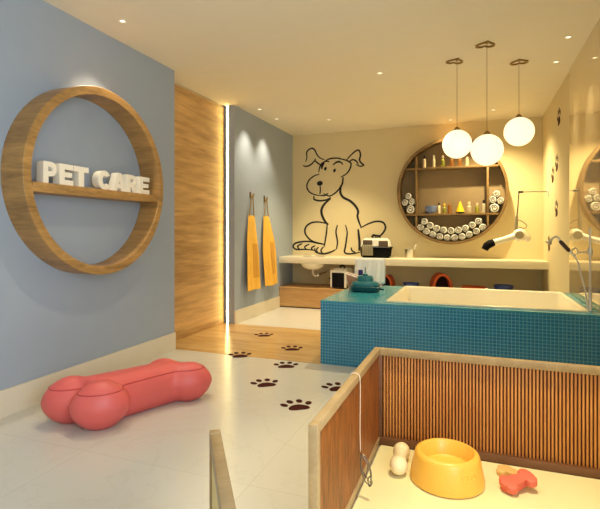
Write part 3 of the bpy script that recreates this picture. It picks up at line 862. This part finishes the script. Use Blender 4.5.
# hand shower on its rail at the right end of the bath
t = thing('hand_shower', 'chrome hand shower on a slender rail at the right end of the bath', 'shower', (.851, 4.25, TZ+.0008))
obj('riser_rail', sweep(BM(), [(0, 0, .0), (0, 0, .655)], .0085, 12), M['chrome'], t)
obj('base_collar', lathe(BM(), [(0, 0), (.016, 0), (.016, .012), (.013, .02), (.014, .15), (0, .155)], 20), M['chrome'], t)
br_ = obj('slider_bracket', lathe(BM(), [(0, -.03), (.017, -.03), (.019, -.02), (.019, .02), (.017, .03), (0, .03)], 16, Matrix.Translation((0, 0, .465))), M['chrome'], t)
obj('bracket_arm', sweep(BM(), [(-.01, 0, .465), (-.09, 0, .455)], .007, 8), M['chrome'], br_)
obj('bracket_ring', sweep(BM(), [(-.105+.02*math.cos(2*PI*k/20), .0, .465+.026*math.sin(2*PI*k/20)) for k in range(20)], .006, 8, True), M['chrome'], br_)
hs = obj('shower_arm', sweep(BM(), smooth_pts([(-.278, 0, .545), (-.262, 0, .572), (-.232, 0, .578), (-.205, 0, .545)], 6), [.010]*19, 10), M['chrome'], t)
obj('shower_head', lathe(BM(), [(0, 0), (.018, 0), (.026, -.02), (.024, -.026), (0, -.026)], 20, Matrix.Translation((-.283, 0, .548))@Matrix.Rotation(.5, 4, 'Y')), M['chrome'], hs)
obj('grip', sweep(BM(), [(-.212, 0, .552), (-.2, 0, .536), (-.15, 0, .476), (-.142, 0, .466)], [.010, .0165, .0165, .011], 12), M['grip'], hs)
obj('handle_end', sweep(BM(), [(-.145, 0, .47), (-.115, 0, .438), (-.100, 0, .415)], [.010, .010, .007], 10), M['chrome'], hs)
obj('hose', sweep(BM(), smooth_pts([(-.102, 0, .418), (-.085, .0, .38), (-.062, 0, .28), (-.036, 0, .17), (-.022, 0, .07), (-.0115, 0, .012)], 8), .0065, 8), M['chrome'], t)

# articulated dryer that swings from the right wall
t = thing('wall_dryer', 'white articulated pet dryer hanging from a wall arm in the back right corner', 'dryer', (XR, 6.93, 1.725))
def W3(x, y, z): return (x-XR, y-6.93, z-1.725)
obj('wall_plate', box(BM(), -.012, 0, -.04, .04, -.05, .05, .003), M['white'], t)
obj('arm_rod', sweep(BM(), [W3(XR-.01, 6.93, 1.725), W3(.562, 6.93, 1.73)], .006, 10), M['wire'], t)
obj('pivot_cap', sweep(BM(), [W3(.548, 6.93, 1.73), W3(.610, 6.93, 1.729)], .0145, 12), M['cap_dark'], t)
obj('drop_rod', sweep(BM(), [W3(.558, 6.93, 1.725), W3(.545, 6.94, 1.5), W3(.532, 6.95, 1.38)], .0085, 10), M['wire'], t)
obj('lower_joint', sweep(BM(), [W3(.533, 6.95, 1.41), W3(.528, 6.96, 1.30), W3(.526, 6.96, 1.215)], [.02, .024, .02], 12), M['grille'], t)
obj('cable', sweep(BM(), smooth_pts([W3(.535, 6.95, 1.36), W3(.60, 6.95, 1.335), W3(.655, 6.95, 1.28), W3(.63, 6.95, 1.245), W3(.56, 6.95, 1.26)], 8), .006, 8), M['wire'], t)
bm = BM(); ellipsoid(bm, W3(.57, 6.97, 1.155), (.088, .085, .088)); ellipsoid(bm, W3(.625, 6.985, 1.13), (.085, .06, .05)); ellipsoid(bm, W3(.67, 6.99, 1.105), (.04, .045, .045))
bm = remeshed(bm, .010, 5)
hd = obj('motor_housing', bm, M['white'], t, True, 80)
obj('side_cap', lathe(BM(), [(0, 0), (.055, 0), (.05, .012), (0, .014)], 24, Matrix.Translation(W3(.562, 6.885, 1.155))@Matrix.Rotation(PI/2, 4, 'X')), M['grille'], hd)
nz = obj('nozzle', sweep(BM(), [W3(.55, 6.96, 1.155), W3(.46, 6.935, 1.12), W3(.36, 6.90, 1.088), W3(.235, 6.86, 1.048)], [.048, .042, .038, .041], 20), M['white'], t)
obj('nozzle_tip', sweep(BM(), [W3(.242, 6.862, 1.051), W3(.20, 6.85, 1.035), W3(.155, 6.84, 1.005), W3(.128, 6.835, .955)], [.048, .054, .052, .043], 20), M['black'], nz)

# ------------------------------------------------------------------ things on the bath deck
t = thing('bath_dish', 'dark teal tiered dish with a stemmed lid on the bath deck', 'dish', (-1.065, 4.82, TZ+.0008))
def stadium(l, w, n=14):
    return [(l/2-w/2+w/2*math.cos(-PI/2+PI*k/n), w/2*math.sin(-PI/2+PI*k/n)) for k in range(n+1)]+[(-l/2+w/2+w/2*math.cos(PI/2+PI*k/n), w/2*math.sin(PI/2+PI*k/n)) for k in range(n+1)]
def loft(bm, levels):
    R = [[bm.verts.new((x, y, z)) for x, y in stadium(l, w)] for l, w, z in levels]
    for A, B in zip(R, R[1:]):
        for k in range(len(A)): bm.faces.new((A[k], A[(k+1) % len(A)], B[(k+1) % len(A)], B[k]))
    bm.faces.new(R[0][::-1]); bm.faces.new(R[-1]); return bm
obj('base_tray', loft(BM(), [(.25, .13, 0), (.305, .17, .012), (.325, .19, .05), (.31, .18, .056)]), M['teal_dark'], t)
obj('lower_lid', loft(BM(), [(.29, .165, .0565), (.30, .17, .07), (.27, .15, .10), (.20, .13, .108)]), M['teal'], t)
obj('upper_lid', loft(BM(), [(.17, .12, .1085), (.165, .115, .15), (.135, .10, .166)]), M['teal'], t)
obj('lid_knob', lathe(BM(), [(0, .166), (.025, .166), (.03, .18), (.012, .19), (.006, .2), (.004, .255), (0, .256)], 16), M['teal'], t)
obj('side_pin', sweep(BM(), [(.155, 0, .03), (.195, -.01, .03)], .009, 8), M['teal_dark'], t)

t = thing('toiletry_caddy', 'peach and white scoop caddy at the left end of the bath deck', 'caddy', (-1.235, 4.97, TZ+.0008))
bm = BM(); R = []
for z, w in ((0, .035), (.05, .045), (.11, .058), (.15, .066)):
    R.append([bm.verts.new((x, y, z+(.02*(-x/w) if z > .1 else 0))) for x, y in rrect(-w, w*1.3, -w, w, w*.4, 4)])
for A, B in zip(R, R[1:]):
    for k in range(len(A)): bm.faces.new((A[k], A[(k+1) % len(A)], B[(k+1) % len(A)], B[k]))
bm.faces.new(R[0][::-1])
o = obj('caddy_body', bm, M['peach'], t)
o.modifiers.new('s', 'SOLIDIFY').thickness = .004
obj('rim_band', sweep(BM(), [v for v in [(x, y, .152+.02*(-x/.066)) for x, y in rrect(-.066, .086, -.066, .066, .026, 4)]], .006, 8, True), M['white'], t)
obj('pour_handle', sweep(BM(), smooth_pts([(-.06, 0, .165), (-.072, 0, .12), (-.058, 0, .06), (-.036, 0, .01)], 6), .006, 8), M['white'], t)
t = thing('shampoo_bottle', 'white bottle with navy cap behind the teal dish', 'bottle', (-1.185, 5.125, TZ))
obj('bottle_body', lathe(BM(), [(0, 0), (.032, 0), (.035, .008), (.035, .10), (.022, .125), (.02, .14), (0, .14)], 24), M['white'], t)
obj('bottle_cap', lathe(BM(), [(0, .1405), (.026, .1405), (.026, .195), (.023, .2), (0, .2)], 20), M['navy'], t)
# towel draped over a small standing rail
tr = thing('towel_stand', 'low chrome towel stand beneath the white towel on the bath deck', 'stand', (-1.12, 5.30, TZ+.0008))
obj('stand_base', box(BM(), -.14, .14, -.035, .035, 0, .012, .003), M['chrome'], tr)
for x in (-.13, .13): obj('upright', sweep(BM(), [(x, 0, .011), (x, 0, .302)], .006, 8), M['chrome'], tr)
obj('cross_bar', sweep(BM(), [(-.136, 0, .302), (.136, 0, .302)], .0075, 10), M['chrome'], tr)
bm = BM(); G = []
nu, nv = 36, 30
for i in range(nv+1):
    s = i/nv
    row = []
    for j in range(nu+1):
        u = j/nu; x = (-.5+u)*.335
        if s < .46: q = s/.46; z = .03+.283*q; side = -1; 
        elif s > .54: q = (1-s)/.46; z = .03+.283*q; side = 1
        else: q = 1; z = .313+.007*math.sin((s-.46)/.08*PI); side = -math.cos((s-.46)/.08*PI)
        fold = .009*math.sin(u*21+1)*(1-q)+.006*math.sin(u*38)*(1-q)
        y = side*(.014+.020*(1-q))+fold
        x *= 1+.06*(1-q); x += .018*(q-.5)
        row.append(bm.verts.new((x, y, z+.006*math.sin(u*9)*(1-q))))
    G.append(row)
for i in range(nv):
    for j in range(nu): bm.faces.new((G[i][j], G[i][j+1], G[i+1][j+1], G[i+1][j]))
o = obj('draped_towel', bm, M['towel'], None, True, 80, (-1.12, 5.30, TZ))
md = o.modifiers.new('s', 'SOLIDIFY'); md.thickness = .005; md.offset = 1
tag(o, 'white towel draped upright behind the teal dish on the bath deck', 'towel')

# ------------------------------------------------------------------ play pen
PZ = .545
pen = thing('pet_pen', 'low wooden pet pen with slatted panels in front of the bath', 'pen', (-.5, 2.62, 0))
def P3(b_, x0, x1, y0, y1, z0, z1, bev=0): return box(b_, x0+.5, x1+.5, y0-2.62, y1-2.62, z0, z1, bev)
px0, px1, py0, py1 = -.53, -.497, 1.507, 2.655     # left panel thickness and run
bx_end = XR-.004
# left side panel
sp = obj('side_frame', P3(P3(P3(BM(), px0, px1, py0, py0+.035, 0, PZ, .002), px0, px1, py0+.035, py1, PZ-.035, PZ, .002), px0, px1, py0+.035, py1, 0, .05, .002), M['frame_wood'], pen)
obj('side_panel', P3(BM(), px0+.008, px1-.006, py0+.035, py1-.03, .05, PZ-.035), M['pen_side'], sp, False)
# rear panel: rails, posts, backing and slats
bf = obj('rear_top_rail', P3(BM(), px1, bx_end, 2.62, py1, PZ-.038, PZ, .002), M['frame_wood'], pen)
obj('rear_bottom_rail', P3(BM(), px1, bx_end, 2.616, py1, 0, .05, .002), M['pen_bottom'], pen)
obj('corner_post', P3(BM(), px0, px1+.012, 2.622, py1, .05, PZ-.036, .002), M['pen_bottom'], pen)
sb = obj('slat_backing', P3(BM(), px1+.012, bx_end, 2.648, 2.654, .05, PZ-.038), M['slat_back'], pen, False)
bm = BM(); x = px1+.018; k = 0
while x < bx_end-.01:
    P3(bm, x, x+.0095, 2.638, 2.648, .05, PZ-.038, .002); x += .0168
obj('bamboo_slats', bm, M['slat'], sb, True, 25)
# thin sheet added over the pen floor, coloured as warmly lit tile
o = obj('lit_pen_floor', box(BM(), -.49, bx_end, 1.3, 2.612, .0005, .012, .003), M['mat'], None); tag(o, 'added sheet on the pen floor, tinted cream like warmly lit tile', 'mat')

# open gate panel to the left of the pen
gd = Vector((.27, -.39, 0)).normalized(); ga = math.atan2(gd.y, gd.x)
g = thing('pen_gate', 'open wooden gate panel standing left of the pet pen', 'gate', (-.825, 1.392, 0), (0, 0, ga))
gl_ = .80; gt = .036; gh = .53
bm = BM(); box(bm, 0, .04, -gt/2, gt/2, 0, gh, .002); box(bm, gl_-.04, gl_, -gt/2, gt/2, 0, gh, .002); box(bm, .04, gl_-.04, -gt/2, gt/2, gh-.04, gh, .002); box(bm, .04, gl_-.04, -gt/2, gt/2, 0, .05, .002)
obj('gate_frame', bm, M['frame_wood'], g)
obj('gate_panel', box(BM(), .04, gl_-.04, -gt/2+.006, gt/2-.006, .05, gh-.04), M['gate_panel'], g, False)

# leash slung over the side rail
t = thing('pet_leash', 'thin leash hung over the pen rail, ending in a tangled wire loop', 'leash', (-.5, 2.10, 0))
obj('strand', sweep(BM(), smooth_pts([(-.036, .005, .49), (-.036, .005, .535), (-.026, .003, .5505), (-.0, 0, .5505), (.012, -.002, .53), (.013, -.002, .44), (.012, -.002, .30), (.014, 0, .20)], 6), .0021, 6), M['string'], t)
UX, UZ = Vector((.86, -.5, 0)), Vector((0, 0, 1))
def loop(cx, cz, a, b_, tilt, r, wob=.004, ph=0):
    pts = []
    for k in range(32):
        q = 2*PI*k/32; x, z = a*math.cos(q), b_*math.sin(q)
        x, z = x*math.cos(tilt)-z*math.sin(tilt), x*math.sin(tilt)+z*math.cos(tilt)
        pts.append(UX*(cx+x)+UZ*(cz+z)+Vector((.5, .86, 0))*wob*math.sin(3*q+ph))
    return sweep(BM(), pts, r, 6, True)
obj('wire_loop', loop(.050, .135, .028, .066, .35, .0026), M['wire'], t)
obj('wire_loop', loop(.040, .145, .018, .050, .15, .0024, .006, 1), M['wire'], t)
obj('wire_loop', loop(.052, .140, .022, .060, .5, .0022, .005, 2), M['wire'], t)
obj('clasp', loop(.076, .092, .011, .022, -.2, .0030, .003, 2), M['wire'], t)

# bowl and toys
BY = M['bowl_yellow']
bw = thing('dog_bowl', 'yellow flared dog bowl on the tinted floor sheet in the pet pen', 'bowl', (-.124, 2.352, .0125), (0, 0, 0))
obj('bowl_body', lathe(BM(), [(0, 0), (.160, 0), (.170, .006), (.171, .02), (.150, .122), (.145, .134), (.136, .140), (.126, .142), (.119, .132), (.104, .074), (.095, .068), (0, .066)], 64), BY, bw)
bm = BM()
def on_bowl(a, z, off=.001):
    q = .171-(z-.02)*.206+off; return Vector((q*math.cos(a), q*math.sin(a), z))
def ring_on(a0, z0, r):
    return [on_bowl(a0+r*math.cos(2*PI*k/20)/.155, z0+r*math.sin(2*PI*k/20)) for k in range(20)]
for a0, z0, r in ((-1.0, .085, .015), (-.72, .085, .013)):
    obj('embossed_ring', sweep(BM(), ring_on(a0, z0, r), .0028, 6, True), BY, bw)
obj('embossed_curve', sweep(BM(), smooth_pts([on_bowl(-1.55, .045), on_bowl(-1.42, .038), on_bowl(-1.28, .05)], 5), .0024, 6), BY, bw)

t = thing('dumbbell_toy', 'cream dumbbell shaped toy left of the yellow bowl', 'toy', (-.352, 2.40, .0125), (0, 0, .05))
t.scale = (1.3, 1.45, 1.3)
bm = BM(); ellipsoid(bm, (0, -.052, .034), (.034, .036, .034)); ellipsoid(bm, (0, .052, .034), (.034, .036, .034)); sweep(bm, [(0, -.05, .034), (0, 0, .034), (0, .05, .034)], [.029, .025, .029], 16)
obj('toy_body', remeshed(bm, .004, 4), M['toy_cream'], t, True, 80)
def flat_bone(L, r, sep, w, h, bev):
    P = []
    def arc(cx, cy, a0, a1, n=12):
        return [(cx+r*math.cos(a0+(a1-a0)*k/n), cy+r*math.sin(a0+(a1-a0)*k/n)) for k in range(n+1)]
    a = math.asin(min(1, max(-1, (sep/2-w/2)/r)))
    P += arc(L/2, sep/2, -.35*PI, 1.0*PI+a*.9)[:] if False else []
    P += arc(L/2, -sep/2, PI-.15*PI+.3, 2*PI+.32)
    P += arc(L/2, sep/2, -.32, PI+.15*PI-.3)
    P += arc(-L/2, sep/2, .15*PI-.3, PI+.32)
    P += arc(-L/2, -sep/2, PI-.32, 2*PI-.15*PI+.3)
    b_ = BM(); prism(b_, P, h)
    es = [e for e in b_.edges if abs(e.verts[0].co.z-e.verts[1].co.z) < 1e-6]
    bmesh.ops.bevel(b_, geom=es, offset=bev, segments=3, affect='EDGES', profile=.5)
    return b_
o = obj('bone_toy', flat_bone(.100, .026, .040, .036, .028, .007), M['toy_beige'], None, True, 50, (.180, 2.485, .0125)); o.rotation_euler = (0, 0, -.55); tag(o, 'beige bone toy lying flat beneath the pink one', 'toy', 'bone shaped toys in the pen')
o = obj('bone_toy', flat_bone(.104, .027, .044, .046, .034, .007), M['toy_pink'], None, True, 50, (.188, 2.375, .036)); o.rotation_euler = (.14, -.16, .62); tag(o, 'coral pink bone toy leaning on the beige bone', 'toy', 'bone shaped toys in the pen')

# ------------------------------------------------------------------ added daylight, camera, colour management
w = bpy.data.worlds.new('World'); SC.world = w; w.use_nodes = True
bg = w.node_tree.nodes['Background']; bg.inputs[0].default_value = (.62, .78, 1, 1); bg.inputs[1].default_value = .6
l = bpy.data.lights.new('added_daylight', 'AREA'); l.shape = 'RECTANGLE'; l.size = 2.2; l.size_y = 2.4; l.energy = 150; l.color = (.72, .85, 1)  # added outside the unseen window to cool and brighten the left wall
o = bpy.data.objects.new('added_daylight', l); C.objects.link(o); o.location = (XR+.2, (wy0+wy1)/2, (wz0+wz1)/2); o.rotation_euler = (0, PI/2, 0)

cam = bpy.data.cameras.new('camera'); co = bpy.data.objects.new('camera', cam); C.objects.link(co)
cam.sensor_fit = 'HORIZONTAL'; cam.sensor_width = 36; cam.lens = 470/600*36
cam.shift_y = -(254.5-231.5)/600
cam.clip_start = .02
co.location = (0, 0, 1.2); co.rotation_euler = (PI/2, 0, math.atan((474.5-300)/470))
SC.camera = co
vs = SC.view_settings
vs.view_transform = 'Standard'; vs.look = 'None'; vs.exposure = -.2; vs.gamma = 1; vs.use_curve_mapping = False
